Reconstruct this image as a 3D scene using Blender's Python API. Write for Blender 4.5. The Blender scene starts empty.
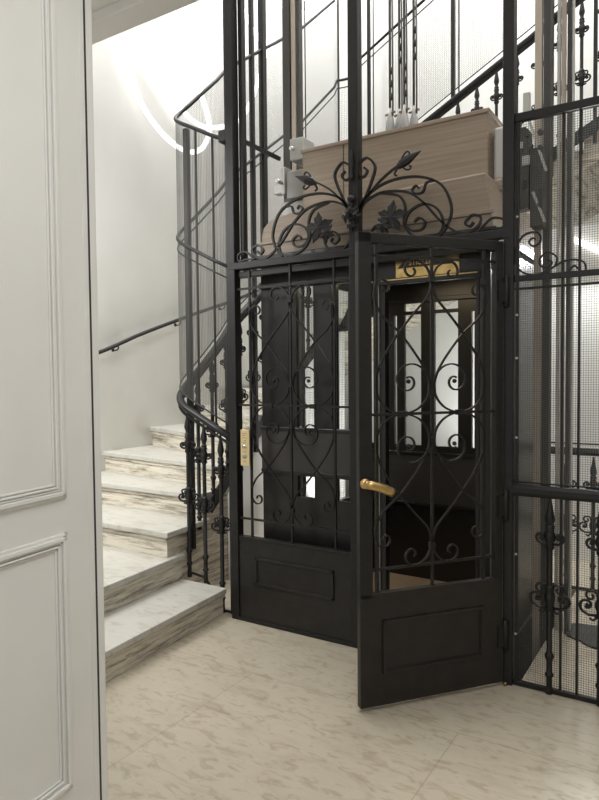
import bpy, bmesh, math, random
from mathutils import Vector, Matrix
PI = math.pi
random.seed(7)
S = bpy.context.scene
C = S.collection

# ------------------------------------------------------------------ camera
yaw, pit, roll = -.5621, .0385, .0093
Fv = Vector((math.sin(yaw)*math.cos(pit), math.cos(yaw)*math.cos(pit), -math.sin(pit)))
Rv = Fv.cross(Vector((0, 0, 1))).normalized(); Uv = Rv.cross(Fv)
R2 = Rv*math.cos(roll) - Uv*math.sin(roll); U2 = Rv*math.sin(roll) + Uv*math.cos(roll)
cd = bpy.data.cameras.new('camera'); cam = bpy.data.objects.new('camera', cd); C.objects.link(cam)
cd.lens = 650/800*36; cd.sensor_width = 36; cd.clip_start = .02
m = Matrix((R2, U2, -Fv)).transposed().to_4x4(); m.translation = (1.6065, -3.1152, 1.4815)
cam.matrix_world = m
S.camera = cam

# ------------------------------------------------------------------ world, lights, exposure
w = bpy.data.worlds.new('world'); S.world = w; w.use_nodes = True
w.node_tree.nodes['Background'].inputs[0].default_value = (.985, .99, .985, 1)
w.node_tree.nodes['Background'].inputs[1].default_value = .6
def area(name, loc, sx, sy, power, col=(.985, .99, .985), rot=(0, 0, 0)):
    l = bpy.data.lights.new(name, 'AREA'); l.shape = 'RECTANGLE'; l.size = sx; l.size_y = sy
    l.energy = power; l.color = col
    o = bpy.data.objects.new(name, l); C.objects.link(o); o.location = loc; o.rotation_euler = rot
    return o
area('stairwell_skylight', (-.5, 1.4, 9.6), 4.4, 4.2, 500)
area('lobby_ceiling_light', (1.6, -2.6, 3.12), 1.4, 1.4, 27)
l_ = area('stair_foot_ceiling_light', (-1.75, -1.7, 3.05), 1.1, .9, 66, rot=(math.radians(54), 0, math.radians(30))); l_.data.spread = math.radians(130)  # unseen fill added to brighten the stair wall and steps
area('car_ceiling_light', (0, .65, 2.12), .5, .5, 3.0, (1, .8, .5))
area('shaft_lamp_light', (-1.0, 1.80, .40), .3, .2, 9, rot=(math.radians(180-35), math.radians(-20), 0))  # added fill, out of view, brightens the spandrel left of the car
area('bar_light_glow', (.80, 2.20, 2.40), .3, .1, 20, rot=(math.radians(-55), 0, 0))  # added fill beside the streak bar, lights the wall behind the mesh
area('under_flight_light', (-.3, 2.95, .42), .35, .35, 14, rot=(PI, 0, 0))  # added fill so the car's rear windows look bright
vs = S.view_settings
vs.view_transform = 'Standard'; vs.look = 'None'; vs.gamma = 1; vs.use_curve_mapping = False
vs.exposure = 0.38

# ------------------------------------------------------------------ materials
def mat(name, col, rough=.5, metal=0, spec=.5, coat=0, coat_r=.1):
    mt = bpy.data.materials.new(name); mt.use_nodes = True
    b = mt.node_tree.nodes['Principled BSDF']
    b.inputs['Base Color'].default_value = (*col, 1); b.inputs['Roughness'].default_value = rough
    b.inputs['Metallic'].default_value = metal; b.inputs['Specular IOR Level'].default_value = spec
    b.inputs['Coat Weight'].default_value = coat; b.inputs['Coat Roughness'].default_value = coat_r
    return mt
def noise_mix(mt, c1, c2, scale, lo=.4, hi=.6, detail=6, dist=0, vec_scale=(1, 1, 1), bump=0, rough_n=.55):
    nt = mt.node_tree; N = nt.nodes; L = nt.links; b = N['Principled BSDF']
    tc = N.new('ShaderNodeTexCoord'); mp = N.new('ShaderNodeMapping'); mp.inputs['Scale'].default_value = vec_scale
    nz = N.new('ShaderNodeTexNoise'); nz.inputs['Scale'].default_value = scale; nz.inputs['Detail'].default_value = detail
    nz.inputs['Distortion'].default_value = dist; nz.inputs['Roughness'].default_value = rough_n
    cr = N.new('ShaderNodeValToRGB'); cr.color_ramp.elements[0].position = lo; cr.color_ramp.elements[1].position = hi
    cr.color_ramp.elements[0].color = (*c1, 1); cr.color_ramp.elements[1].color = (*c2, 1)
    L.new(tc.outputs['Object'], mp.inputs[0]); L.new(mp.outputs[0], nz.inputs['Vector'])
    L.new(nz.outputs['Fac'], cr.inputs[0]); L.new(cr.outputs[0], b.inputs['Base Color'])
    if bump:
        bp = N.new('ShaderNodeBump'); bp.inputs['Strength'].default_value = bump; bp.inputs['Distance'].default_value = .01
        L.new(nz.outputs['Fac'], bp.inputs['Height']); L.new(bp.outputs[0], b.inputs['Normal'])
    return nt, cr, mp
M = {}
M['iron'] = mat('black_iron', (.030, .027, .024), .45, .0, .38)
noise_mix(M['iron'], (.008, .0072, .0066), (.013, .0118, .0108), 40, .3, .7, 2, bump=.04)
M['iron_panel'] = mat('black_sheet_iron', (.020, .018, .016), .40, 0, .36)
noise_mix(M['iron_panel'], (.013, .0115, .0105), (.020, .018, .016), 18, .3, .7, 3, bump=.05)
M['wire'] = mat('mesh_wire', (.11, .105, .095), .5, .3)
M['car'] = mat('car_dark_paint', (.026, .021, .018), .3, 0, .5)
noise_mix(M['car'], (.013, .011, .010), (.019, .016, .014), 12, .3, .7, 3)
M['band'] = mat('car_band_paint', (.042, .038, .035), .4)
M['brass'] = mat('brass', (.62, .43, .17), .28, 1)
noise_mix(M['brass'], (.50, .33, .12), (.72, .52, .24), 30, .3, .7, 3)
M['brass_dull'] = mat('dull_brass', (.30, .2, .09), .3, 1)
M['brass_plate'] = mat('satin_brass', (.72, .58, .33), .42, .65)
M['engrave'] = mat('engraving', (.05, .035, .02), .6)
M['chrome'] = mat('chrome', (.75, .73, .7), .15, 1)
M['steel'] = mat('grey_steel', (.30, .29, .27), .42, .6)
M['steel_lt'] = mat('light_steel', (.50, .49, .46), .45, .3)
M['rail_tan'] = mat('greased_steel', (.48, .41, .33), .4, .2)
M['rail_dk'] = mat('dark_steel', (.07, .065, .06), .4, .5)
M['rope'] = mat('steel_rope', (.16, .15, .14), .5, .5)
M['socket'] = mat('cast_socket', (.42, .41, .39), .5, .3)
M['copper'] = mat('copper_washer', (.26, .15, .09), .5, .6)
M['floorcar'] = mat('car_floor', (.42, .31, .2), .35)
noise_mix(M['floorcar'], (.36, .27, .18), (.46, .35, .24), 9, .3, .7)
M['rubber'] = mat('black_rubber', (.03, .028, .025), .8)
M['white'] = mat('white_wall_paint', (.80, .785, .74), .42, 0, .35, .35, .16)
noise_mix(M['white'], (.78, .772, .745), (.83, .822, .795), 1.2, .35, .65, 3)
M['ceil'] = mat('ceiling_paint', (.78, .765, .73), .7)
M['doorp'] = mat('door_white_gloss', (.76, .745, .70), .35, 0, .4, .15, .3)
noise_mix(M['doorp'], (.75, .742, .71), (.79, .782, .75), 2.5, .35, .65, 2)
M['dark_gap'] = mat('door_seal', (.03, .03, .03), .7)
M['wood'] = mat('limed_oak', (.38, .29, .21), .5)
nt, cr, mp = noise_mix(M['wood'], (.25, .19, .135), (.35, .28, .21), 3.0, .3, .72, 8, .3, (.6, 3, 26), bump=.05)
M['glass'] = mat('pane_glass', (.9, .93, .92), .02)
gb = M['glass'].node_tree.nodes['Principled BSDF']; gb.inputs['Transmission Weight'].default_value = 1; gb.inputs['IOR'].default_value = 1.01
gb.inputs['Specular IOR Level'].default_value = .5
# marble floor with fine joints
M['floor'] = mat('marble_floor', (.5, .45, .36), .22, 0, .5)
def marble(mt, base, mid, vein, sc, tiles=False, rough=.25):
    nt = mt.node_tree; N = nt.nodes; L = nt.links; b = N['Principled BSDF']; b.inputs['Roughness'].default_value = rough
    tc = N.new('ShaderNodeTexCoord')
    mp = N.new('ShaderNodeMapping'); mp.inputs['Rotation'].default_value = (0, 0, .45); mp.inputs['Scale'].default_value = (1, 2.6, 1)
    n1 = N.new('ShaderNodeTexNoise'); n1.inputs['Scale'].default_value = sc; n1.inputs['Detail'].default_value = 9; n1.inputs['Roughness'].default_value = .62; n1.inputs['Distortion'].default_value = .8
    n2 = N.new('ShaderNodeTexNoise'); n2.inputs['Scale'].default_value = sc*2.6; n2.inputs['Detail'].default_value = 8; n2.inputs['Distortion'].default_value = 1.2
    c1 = N.new('ShaderNodeValToRGB'); e = c1.color_ramp.elements; e[0].position = .3; e[0].color = (*vein, 1); e[1].position = .52; e[1].color = (*base, 1)
    x = c1.color_ramp.elements.new(.42); x.color = (*mid, 1)
    c2 = N.new('ShaderNodeValToRGB'); e = c2.color_ramp.elements; e[0].position = .36; e[0].color = (.78, .75, .69, 1); e[1].position = .47; e[1].color = (1, 1, 1, 1)
    mx = N.new('ShaderNodeMix'); mx.data_type = 'RGBA'; mx.blend_type = 'MULTIPLY'; mx.inputs[0].default_value = .75
    L.new(tc.outputs['Object'], mp.inputs[0]); L.new(mp.outputs[0], n1.inputs['Vector']); L.new(mp.outputs[0], n2.inputs['Vector'])
    L.new(n1.outputs['Fac'], c1.inputs[0]); L.new(n2.outputs['Fac'], c2.inputs[0])
    L.new(c1.outputs[0], mx.inputs[6]); L.new(c2.outputs[0], mx.inputs[7])
    out = mx.outputs[2]
    if tiles:
        br = N.new('ShaderNodeTexBrick'); br.inputs['Scale'].default_value = 1; br.inputs['Brick Width'].default_value = 1.05
        br.inputs['Row Height'].default_value = 1.05; br.inputs['Mortar Size'].default_value = .0025; br.offset = .5
        br.inputs['Color1'].default_value = (1, 1, 1, 1); br.inputs['Color2'].default_value = (.95, .95, .95, 1); br.inputs['Mortar'].default_value = (.8, .77, .7, 1)
        mp2 = N.new('ShaderNodeMapping'); mp2.inputs['Location'].default_value = (.3, .55, 0)
        L.new(tc.outputs['Object'], mp2.inputs[0]); L.new(mp2.outputs[0], br.inputs['Vector'])
        m2 = N.new('ShaderNodeMix'); m2.data_type = 'RGBA'; m2.blend_type = 'MULTIPLY'; m2.inputs[0].default_value = 1
        L.new(out, m2.inputs[6]); L.new(br.outputs['Color'], m2.inputs[7]); out = m2.outputs[2]
    L.new(out, b.inputs['Base Color'])
marble(M['floor'], (.455, .402, .315), (.43, .378, .292), (.37, .32, .24), 4.2, True, .26)
M['tread'] = mat('marble_tread', (.6, .56, .48)); marble(M['tread'], (.475, .462, .415), (.456, .44, .392), (.425, .405, .355), 2.4, False, .34)
M['riser'] = mat('weathered_riser', (.4, .35, .28))
noise_mix(M['riser'], (.15, .118, .08), (.64, .59, .49), 3.4, .36, .54, 12, .25, (.9, .9, 12), bump=.25, rough_n=.74)
M['riser'].node_tree.nodes['Principled BSDF'].inputs['Roughness'].default_value = .6
def emis(name, col, st):
    mt = bpy.data.materials.new(name); mt.use_nodes = True; N = mt.node_tree.nodes
    b = N['Principled BSDF']; b.inputs['Base Color'].default_value = (.9, .9, .9, 1)
    b.inputs['Emission Color'].default_value = (*col, 1); b.inputs['Emission Strength'].default_value = st
    return mt
M['neon'] = emis('neon_flex_light', (1, .99, .965), 1.6)
M['neon_dim'] = emis('lamp_glass', (1, .97, .9), 3)  # glow of the two added fill lamps
M['lampwarm'] = emis('lamp_glow', (1, .8, .5), 3)

# ------------------------------------------------------------------ mesh helpers
class B:
    def __init__(s): s.b = bmesh.new()
    def box(s, x0, y0, z0, x1, y1, z1, mi=0):
        v = [s.b.verts.new(p) for p in [(x0,y0,z0),(x1,y0,z0),(x1,y1,z0),(x0,y1,z0),(x0,y0,z1),(x1,y0,z1),(x1,y1,z1),(x0,y1,z1)]]
        for f in [(0,3,2,1),(4,5,6,7),(0,1,5,4),(1,2,6,5),(2,3,7,6),(3,0,4,7)]:
            s.b.faces.new([v[i] for i in f]).material_index = mi
        return s
    def bar(s, p, q, wd, th, up=(0, 0, 1)):
        p, q = Vector(p), Vector(q); t = (q-p).normalized(); up = Vector(up)
        if abs(t.dot(up)) > .99: up = Vector((0, 1, 0))
        a = t.cross(up).normalized(); c = a.cross(t)
        vs = []
        for e in (p, q):
            for i, j in ((-1,-1),(1,-1),(1,1),(-1,1)): vs.append(s.b.verts.new(e + a*wd/2*i + c*th/2*j))
        for f in [(0,1,2,3),(7,6,5,4),(0,4,5,1),(1,5,6,2),(2,6,7,3),(3,7,4,0)]: s.b.faces.new([vs[i] for i in f])
        return s
    def sweep(s, pts, prof, normal=None, smooth=False, closed=False):
        P = [Vector(p) for p in pts]; n = len(P); rings = []
        ref = Vector(normal) if normal else None; a = None
        for i in range(n):
            t = (P[min(i+1, n-1)] - P[max(i-1, 0)])
            if t.length < 1e-9: t = Vector((1, 0, 0))
            t.normalize()
            if ref is not None: nn = ref - t*ref.dot(t); 
            else:
                if a is None:
                    u = Vector((0, 0, 1)) if abs(t.z) < .9 else Vector((1, 0, 0)); nn = u - t*u.dot(t)
                else: nn = a - t*a.dot(t)
            if nn.length < 1e-6: nn = a if a is not None else Vector((0,1,0))
            nn.normalize(); a = nn; sd = t.cross(nn)
            rings.append([s.b.verts.new(P[i] + sd*x + nn*y) for x, y in prof])
        k = len(prof)
        for i in range(n-1):
            for j in range(k):
                f = s.b.faces.new([rings[i][j], rings[i][(j+1) % k], rings[i+1][(j+1) % k], rings[i+1][j]]); f.smooth = smooth
        s.b.faces.new(rings[0][::-1]); s.b.faces.new(rings[-1])
        return s
    def tube(s, pts, r, n=8, normal=None):
        return s.sweep(pts, [(r*math.cos(2*PI*i/n), r*math.sin(2*PI*i/n)) for i in range(n)], normal, True)
    def flat(s, pts, wd, dp, normal=(0, 1, 0)):      # wd: in plane, dp: along normal
        return s.sweep(pts, [(-wd/2, -dp/2), (wd/2, -dp/2), (wd/2, dp/2), (-wd/2, dp/2)], normal)
    def lathe(s, prof, loc=(0, 0, 0), n=12, axis='z'):
        rings = []
        for r, z in prof:
            ring = []
            for i in range(n):
                a = 2*PI*i/n; x, y = max(r, 1e-4)*math.cos(a), max(r, 1e-4)*math.sin(a)
                p = (x, y, z) if axis == 'z' else ((x, z, y) if axis == 'y' else (z, x, y))
                ring.append(s.b.verts.new(Vector(loc) + Vector(p)))
            rings.append(ring)
        for i in range(len(rings)-1):
            for j in range(n):
                f = s.b.faces.new([rings[i][j], rings[i][(j+1) % n], rings[i+1][(j+1) % n], rings[i+1][j]]); f.smooth = True
        s.b.faces.new(rings[0][::-1]); s.b.faces.new(rings[-1])
        return s
    def prism(s, poly, z0, z1):                       # z0/z1 may be lists per vertex
        n = len(poly)
        g = lambda z, i: z[i] if isinstance(z, (list, tuple)) else z
        a = [s.b.verts.new((p[0], p[1], g(z0, i))) for i, p in enumerate(poly)]
        c = [s.b.verts.new((p[0], p[1], g(z1, i))) for i, p in enumerate(poly)]
        s.b.faces.new(a[::-1]); s.b.faces.new(c)
        for i in range(n): s.b.faces.new([a[i], a[(i+1) % n], c[(i+1) % n], c[i]])
        return s
    def plate(s, poly, y0, y1):                       # polygon in xz
        n = len(poly)
        a = [s.b.verts.new((p[0], y0, p[1])) for p in poly]; c = [s.b.verts.new((p[0], y1, p[1])) for p in poly]
        s.b.faces.new(a); s.b.faces.new(c[::-1])
        for i in range(n): s.b.faces.new([a[i], c[i], c[(i+1) % n], a[(i+1) % n]])
        return s
    def make(s, name, m, parent=None, loc=None, bevel=0):
        bmesh.ops.recalc_face_normals(s.b, faces=s.b.faces)
        me = bpy.data.meshes.new(name); s.b.to_mesh(me); s.b.free()
        for x in (m if isinstance(m, (list, tuple)) else [m]): me.materials.append(M[x])
        o = bpy.data.objects.new(name, me); C.objects.link(o)
        if parent: o.parent = parent
        if loc: o.location = loc
        if bevel:
            bv = o.modifiers.new('bevel', 'BEVEL'); bv.width = bevel; bv.segments = 2; bv.limit_method = 'ANGLE'
        return o
def tag(o, label, cat, group=None, kind=None):
    o['label'] = label; o['category'] = cat
    if group: o['group'] = group
    if kind: o['kind'] = kind
    return o
def thing(name, label, cat, loc=(0, 0, 0), rz=0, group=None):
    o = bpy.data.objects.new(name, None); C.objects.link(o); o.location = loc; o.rotation_euler = (0, 0, rz); o.empty_display_size = .1
    return tag(o, label, cat, group)
def struct(o, label=None, cat=None):
    o['kind'] = 'structure'
    if label: o['label'] = label
    if cat: o['category'] = cat
    return o
def copy_part(o, parent, loc=None, rz=None):
    c = o.copy(); C.objects.link(c); c.parent = parent
    if loc is not None: c.location = loc
    if rz is not None: c.rotation_euler = (0, 0, rz)
    for ch in list(o.children):
        d = ch.copy(); C.objects.link(d); d.parent = c
    return c
def crom(P, n=7):
    P = [Vector(p) for p in P]; out = []
    Q = [P[0]*2-P[1]] + P + [P[-1]*2-P[-2]]
    for i in range(1, len(Q)-2):
        a, b, c, d = Q[i-1:i+3]
        for k in range(n):
            t = k/n
            out.append(.5*((2*b) + (c-a)*t + (2*a-5*b+4*c-d)*t*t + (3*b-a-3*c+d)*t**3))
    out.append(P[-1]); return out
def spiral(cx, cz, r0, r1, a0, a1, n=22):             # degrees; exponential
    return [(cx + r0*(r1/r0)**(i/n)*math.cos(math.radians(a0+(a1-a0)*i/n)), cz + r0*(r1/r0)**(i/n)*math.sin(math.radians(a0+(a1-a0)*i/n))) for i in range(n+1)]
def xz(pts, y=0, mx=1, mz=1, ox=0, oz=0): return [(ox+mx*p[0], y, oz+mz*p[1]) for p in pts]

# ------------------------------------------------------------------ the building
X0, X1, YB = -2.8, 2.75, 3.7
b = B()
HX0, HX1, HY0, HY1 = -.80, .86, .05, 1.58
for a in [(-4.5, -6, 4.2, HY0), (-4.5, HY0, HX0, HY1), (HX1, HY0, 4.2, HY1), (-4.5, HY1, 4.2, 4.2)]:
    b.box(a[0], a[1], -.12, a[2], a[3], 0)
struct(b.make('floor', 'floor'), 'beige veined polished marble lobby floor', 'floor')
b = B(); b.box(HX0, HY0, -1.0, HX1, HY1, -.95); b.box(HX0-.03, HY0-.03, -1, HX0, HY1+.03, -.12); b.box(HX1, HY0-.03, -1, HX1+.03, HY1+.03, -.12)
b.box(HX0, HY0-.03, -1, HX1, HY0, -.12); b.box(HX0, HY1, -1, HX1, HY1+.03, -.12)
o = struct(b.make('trim_3', 'rail_dk'), 'dark lift pit below the lift car', 'lift pit')
def wall(name, pts, z0, z1, th=.12, m='white', label=None):
    b = B(); n = len(pts); P = [Vector((p[0], p[1])) for p in pts]; off = []
    for i in range(n):
        t = (P[min(i+1, n-1)] - P[max(i-1, 0)]).normalized(); off.append(P[i] + Vector((-t.y, t.x))*th)
    V = []
    for i in range(n):
        V.append([b.b.verts.new((P[i].x, P[i].y, z0)), b.b.verts.new((P[i].x, P[i].y, z1)), b.b.verts.new((off[i].x, off[i].y, z1)), b.b.verts.new((off[i].x, off[i].y, z0))])
    for i in range(n-1):
        for j in range(4):
            f = b.b.faces.new([V[i][j], V[i][(j+1) % 4], V[i+1][(j+1) % 4], V[i+1][j]]); f.smooth = (j == 0 or j == 2)
    b.b.faces.new(V[0]); b.b.faces.new(V[-1][::-1])
    return struct(b.make(name, m), label, 'wall')
arc = [(X0+1.35-1.35*math.cos(a), YB-1.35+1.35*math.sin(a)) for a in [PI/2*i/16 for i in range(17)]]
wall('wall_left', [(X0, -4.6), (X0, -1), (X0, 1)] + arc, 0, 9.8, label='white curved wall of the stairwell beside the marble steps')
wall('wall_back', [(arc[-1][0], YB), (X1, YB)], 0, 9.8, label='white wall at the back of the stairwell')
wall('wall_right', [(X1, YB), (X1, -4.6)], 0, 9.8, label='white wall on the right of the lift')
# closure under the rear flight
b = B(); b.box(.25, 2.36, 0, X1, 2.44, 2.62)
struct(b.make('wall_under_stairs', 'white'), 'white wall closing the space under the rear flight', 'wall')
# lobby ceiling, ends where the stairwell opens
b = B(); b.box(X0, -4.6, 3.26, X1, -.86, 3.5); struct(b.make('ceiling', 'ceil'), 'white lobby ceiling ending at the stairwell', 'ceiling')
b = B(); b.box(X0, -.97, 3.155, X1, -.83, 3.5); b.box(X0, -1.12, 3.20, X1, -.97, 3.27); b.box(X0, -1.16, 3.235, X1, -1.12, 3.27)
b.box(-1.06, -4.6, 3.235, -.98, -1.16, 3.27); b.box(-1.30, -4.6, 3.215, -1.22, -1.16, 3.27)
struct(b.make('trim_1', 'ceil', bevel=.006), 'white moulded cornice along the ceiling edge', 'cornice')

# ------------------------------------------------------------------ white panelled door, near left
th = math.atan2(.133, .991)
door = bpy.data.objects.new('door_1', None); C.objects.link(door)
door.location = (.086, -1.838, 0)
door.rotation_euler = (0, 0, th)         # leaf runs along local -y
struct(door, 'white panelled door leaf standing open in the left foreground', 'door')
# vertical lean measured on the leaf
door.rotation_euler = (0, 0, th)
LW, LH = .95, 2.95
def leaf_box(nm, y0, y1, z0, z1, x0=-.045, x1=0, bv=.0):
    return B().box(x0, y0, z0, x1, y1, z1).make(nm, 'doorp', door, bevel=bv)
leaf_box('door_panel', -LW, 0, .01, LH, -.045, -.004)
fr = B()
fr.box(-.05, -LW, .01, 0, 0, LH)
door_leaf = fr.make('door_leaf', 'doorp', door)
bpy.data.objects.remove(bpy.data.objects['door_panel'])
def moulding(y0, y1, z0, z1):            # bolection frame on the leaf, mitred steps
    b = B()
    for ins, wd, ht in ((0, .010, .008), (.009, .012, .014), (.022, .006, .007), (.030, .006, .010), (.038, .006, .005)):
        a0, a1, c0, c1 = y0+ins, y1-ins, z0+ins, z1-ins
        b.box(0, a0, c0, ht, a0+wd, c1); b.box(0, a1-wd, c0, ht, a1, c1)
        b.box(0, a0, c0, ht, a1, c0+wd); b.box(0, a0, c1-wd, ht, a1, c1)
    return b.make('panel_moulding', 'doorp', door_leaf, bevel=.002)
moulding(-LW+.12, -.112, .33, 1.052); moulding(-LW+.12, -.112, 1.148, 2.82)
b = B().box(-.052, .0, 0, -.001, .010, LH); b.make('door_seal', 'dark_gap', door)
b = B().box(-.055, .009, 0, -.0, .036, LH); b.make('door_jamb', 'doorp', door, bevel=.002)
b = B().box(-.002, -.020, .01, .002, -.004, LH); b.make('edge_bead', 'doorp', door)

# ------------------------------------------------------------------ staircase
RZ = .168
inner = {3: (-1.27, -.13), 4: (-1.335, .27), 5: (-1.335, .50), 6: (-1.335, .70), 7: (-1.335, .90), 8: (-1.335, 1.10), 9: (-1.335, 1.32), 10: (-1.335, 1.56), 11: (-1.335, 1.8),
         12: (-1.335, 2.05), 13: (-1.335, 2.335), 14: (-1.13, 2.335)}
outer = {3: (X0, -.13), 4: (X0, .30), 5: (X0, .72), 6: (X0, 1.29), 7: (X0, 1.85), 8: (-2.79, 2.4), 9: (-2.62, 3.0), 10: (-2.25, 3.45), 11: (-1.85, 3.62), 12: (-1.6, 3.69), 13: (-1.36, YB), 14: (-1.13, YB)}
x = -1.13; n = 14
while x < X1-.3:
    x += .317; n += 1; inner[n] = (x, 2.335); outer[n] = (x, YB)
NS = n
stair = thing('marble_staircase', 'winding marble staircase with weathered risers climbing round the lift', 'staircase', (-.85, -.5, 0))
so = Vector((-.85, -.5, 0))
def rel(P): return [(p[0]-so.x, p[1]-so.y) for p in P]
def offs(P, d):                           # push the nosing edge (first two points) outwards
    a, c = Vector(P[0]), Vector(P[1]); t = (c-a).normalized(); nrm = Vector((-t.y, t.x))
    ctr = sum((Vector(p) for p in P), Vector((0, 0)))/len(P)
    if (ctr-a).dot(nrm) > 0: nrm = -nrm
    return [tuple(a+nrm*d), tuple(c+nrm*d)] + list(P[2:])
polys = []
polys.append((1, [(-.93, .0), (-.78, -1.8), (X0, -1.8), (X0, .0)]))
polys.append((2, [(-1.27, .0), (-1.10, -1.8), (X0, -1.8), (X0, .0)]))
for k in range(3, NS):
    P = [inner[k], outer[k], outer[k+1], inner[k+1]]
    if k == 12: P = [inner[12], outer[12], (-1.45, YB), outer[13], inner[13]]
    polys.append((k, P))
for k, P in polys:
    top = k*RZ
    zb = 0 if k <= 6 else top-.17-.15
    nz = (k-1)*RZ-.15
    b = B()
    if k <= 6:
        # solid body reaches back under the following steps
        b.prism(rel(P), 0, top-.035)
    else:
        dz = RZ
        lo = [top-RZ-.16, top-RZ-.16] + [top-.16]*(len(P)-2)
        b.prism(rel(P), lo, top-.035)
    body = b.make('step', 'riser', stair)
    # small moulding under the nosing, then the tread slab
    a = offs(P, .012)
    b = B().prism(rel([a[0], a[1], P[1], P[0]]), top-.06, top-.0355); b.make('nosing_cove', 'riser', body)
    T = offs(P, .028)
    if k == 3: T = [(T[0][0]+.03, T[0][1])] + T[1:3] + [(inner[4][0]+.06, inner[4][1]+.02)]
    b = B().prism(rel(T), top-.035, top); t = b.make('tread', 'tread', body, bevel=.005)
sp = [(.56, .62), (.70, .80), (.9, .97), (1.10, 1.14), (1.32, 1.30), (1.56, 1.47), (1.8, 1.64), (2.05, 1.80), (2.335, 1.97)]
b = B(); V = []
for y, z in sp: V.append([b.b.verts.new(p) for p in ((-1.333, y, 0), (-1.333, y, z), (-1.318, y, z), (-1.318, y, 0))])
for i in range(len(sp)-1):
    for j in range(4): b.b.faces.new([V[i][j], V[i][(j+1) % 4], V[i+1][(j+1) % 4], V[i+1][j]])
b.b.faces.new(V[0]); b.b.faces.new(V[-1][::-1])
struct(b.make('wall_spandrel', 'white'), 'white plaster spandrel under the left flight', 'wall')
# ------------------------------------------------------------------ handrail path round the shaft
def hz(seg, v):                            # handrail height by position along the inner path
    T = {'left': [(.05, 1.335), (.57, 1.842), (1.55, 2.54), (2.3, 3.19)], 'back': [(-1.3, 3.2), (-.45, 3.66), (.38, 4.107), (.65, 4.27), (1.3, 4.6), (2.4, 5.15)], 'front': [(-1.33, 1.31), (-.84, 1.085)]}[seg]
    if v <= T[0][0]: return T[0][1]
    for (a, za), (c, zc) in zip(T, T[1:]):
        if v <= c: return za + (zc-za)*(v-a)/(c-a)
    return T[-1][1]
XL, YK = -1.29, 2.28
def rail_path(dz, x_end=1.9, fx=-.85):
    P = [(fx, .03, hz('front', fx)+dz), (-1.0, .03, hz('front', -1.0)+dz)]
    K = [(-1.0, .03, hz('front', -1.0)), (-1.15, .026, 1.235), (-1.25, .030, 1.285), (-1.320, .065, 1.335), (-1.345, .13, 1.395), (-1.325, .22, 1.485), (-1.30, .33, 1.60), (XL, .45, 1.715)]
    P += [(p.x, p.y, p.z+dz) for p in crom(K, 4)[1:]]
    for y in (.57, .8, 1.05, 1.3, 1.55, 1.8, 2.0, 2.12): P.append((XL, y, hz('left', y)+dz))
    for a in range(15, 90, 15):
        t = math.radians(a); P.append((XL+.16-.16*math.cos(t), 2.12+.16*math.sin(t), hz('left', 2.12)+dz+.06+.08*a/90))
    for x in (-1.1, -.8, -.45, 0, .38, .65, 1.0, 1.3, x_end): 
        if x <= x_end+1e-6: P.append((x, YK, hz('back', x)+dz))
    return P
railing = thing('stair_railing', 'black iron stair handrail with cast balusters along the marble steps', 'railing', (-1.29, .1, 0))
ro = Vector((-1.29, .1, 0))
def R_(P): return [tuple(Vector(p)-ro) for p in P]
hp = [(.018, -.016), (.025, 0), (.022, .014), (.010, .021), (-.010, .021), (-.022, .014), (-.025, 0), (-.018, -.016)]
b = B(); b.sweep(R_(rail_path(0)), hp, None, True)
b.make('handrail', 'iron', railing)
b = B(); b.sweep(R_(rail_path(-.045)), [(-.012, -.004), (.012, -.004), (.012, .004), (-.012, .004)]); b.make('under_rail', 'iron', railing)

# cast baluster -------------------------------------------------------
def ornament_mesh(scale=1.0, r=.0065, big=True):
    b = B()
    for sx in (-1, 1):
        up = [(.012, -.045)] + [(.05, -.048)] + spiral(.056, -.004, .036, .009, -60, 330, 18)
        b.tube(xz(up, 0, sx*scale, scale), r, 6, (0, 1, 0))
        if big:
            dn = [(.010, .05), (.030, .062)] + spiral(.040, .038, .024, .007, 60, -260, 14)
            b.tube(xz(dn, 0, sx*scale, scale), r*.9, 6, (0, 1, 0))
            b.tube(xz([(.012, -.05), (.03, -.07), (.045, -.062)], 0, sx*scale, scale), r, 6, (0, 1, 0))
            b.lathe([(.002, -.008), (.009, 0), (.002, .009)], (sx*.086*scale, 0, -.012*scale), 6)
        b.lathe([(.002, -.01), (.010, 0), (.002, .012)], (sx*.056*scale, 0, (-.004)*scale), 6)
    b.lathe([(.014, -.06), (.021, -.048), (.016, -.03), (.024, -.01), (.024, .012), (.016, .03), (.022, .046), (.014, .06)], (0, 0, 0), 10)
    return b
def baluster(H, parent, loc, rz=0, s1=.68, s2=1.0):
    b = B()
    b.lathe([(.016, 0), (.016, .02), (.0135, .03), (.0135, .078), (.020, .085), (.020, .094), (.0135, .1), (.0135, .155), (.022, .178), (.020, .185), (.013, .195),
             (.0125, H-.24), (.0125, H-.165), (.019, H-.158), (.019, H-.150), (.013, H-.145), (.014, H-.13), (.022, H-.108), (.020, H-.09), (.012, H-.05), (.007, H-.015), (.007, H)], (0, 0, 0), 10)
    o = b.make('baluster', 'iron', parent, loc); o.rotation_euler = (0, 0, rz)
    for z, sc, bg in ((H*.49, s2, True), (H*.82-.02, s1, False)):
        q = ornament_mesh(sc, .0065, bg).make('scroll_ornament', 'iron', o); q.location = (0, 0, z)
    return o
bal = {}
b1 = baluster(1.10, railing, (.335, -.085, 0), .5, .55, .72)
def place_bal(x, y, z0, z1, rz, parent=railing, org=ro):
    # same casting, base height varies a little with the step
    c = copy_part(b1, parent, (x-org.x, y-org.y, z0), rz); c.scale = (1, 1, (z1-z0-.015)/1.10); return c
b1.location = (-.955-ro.x, .027-ro.y, 0); b1.scale = (1, 1, (hz('front', -.955)-.015)/1.10)
place_bal(-1.084, .02, .168, hz('front', -1.084), .5)
place_bal(-1.255, .06, .168, hz('front', -1.22)+.01, .6)
tr = sorted((v[1], k) for k, v in inner.items() if k <= 13)
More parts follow.
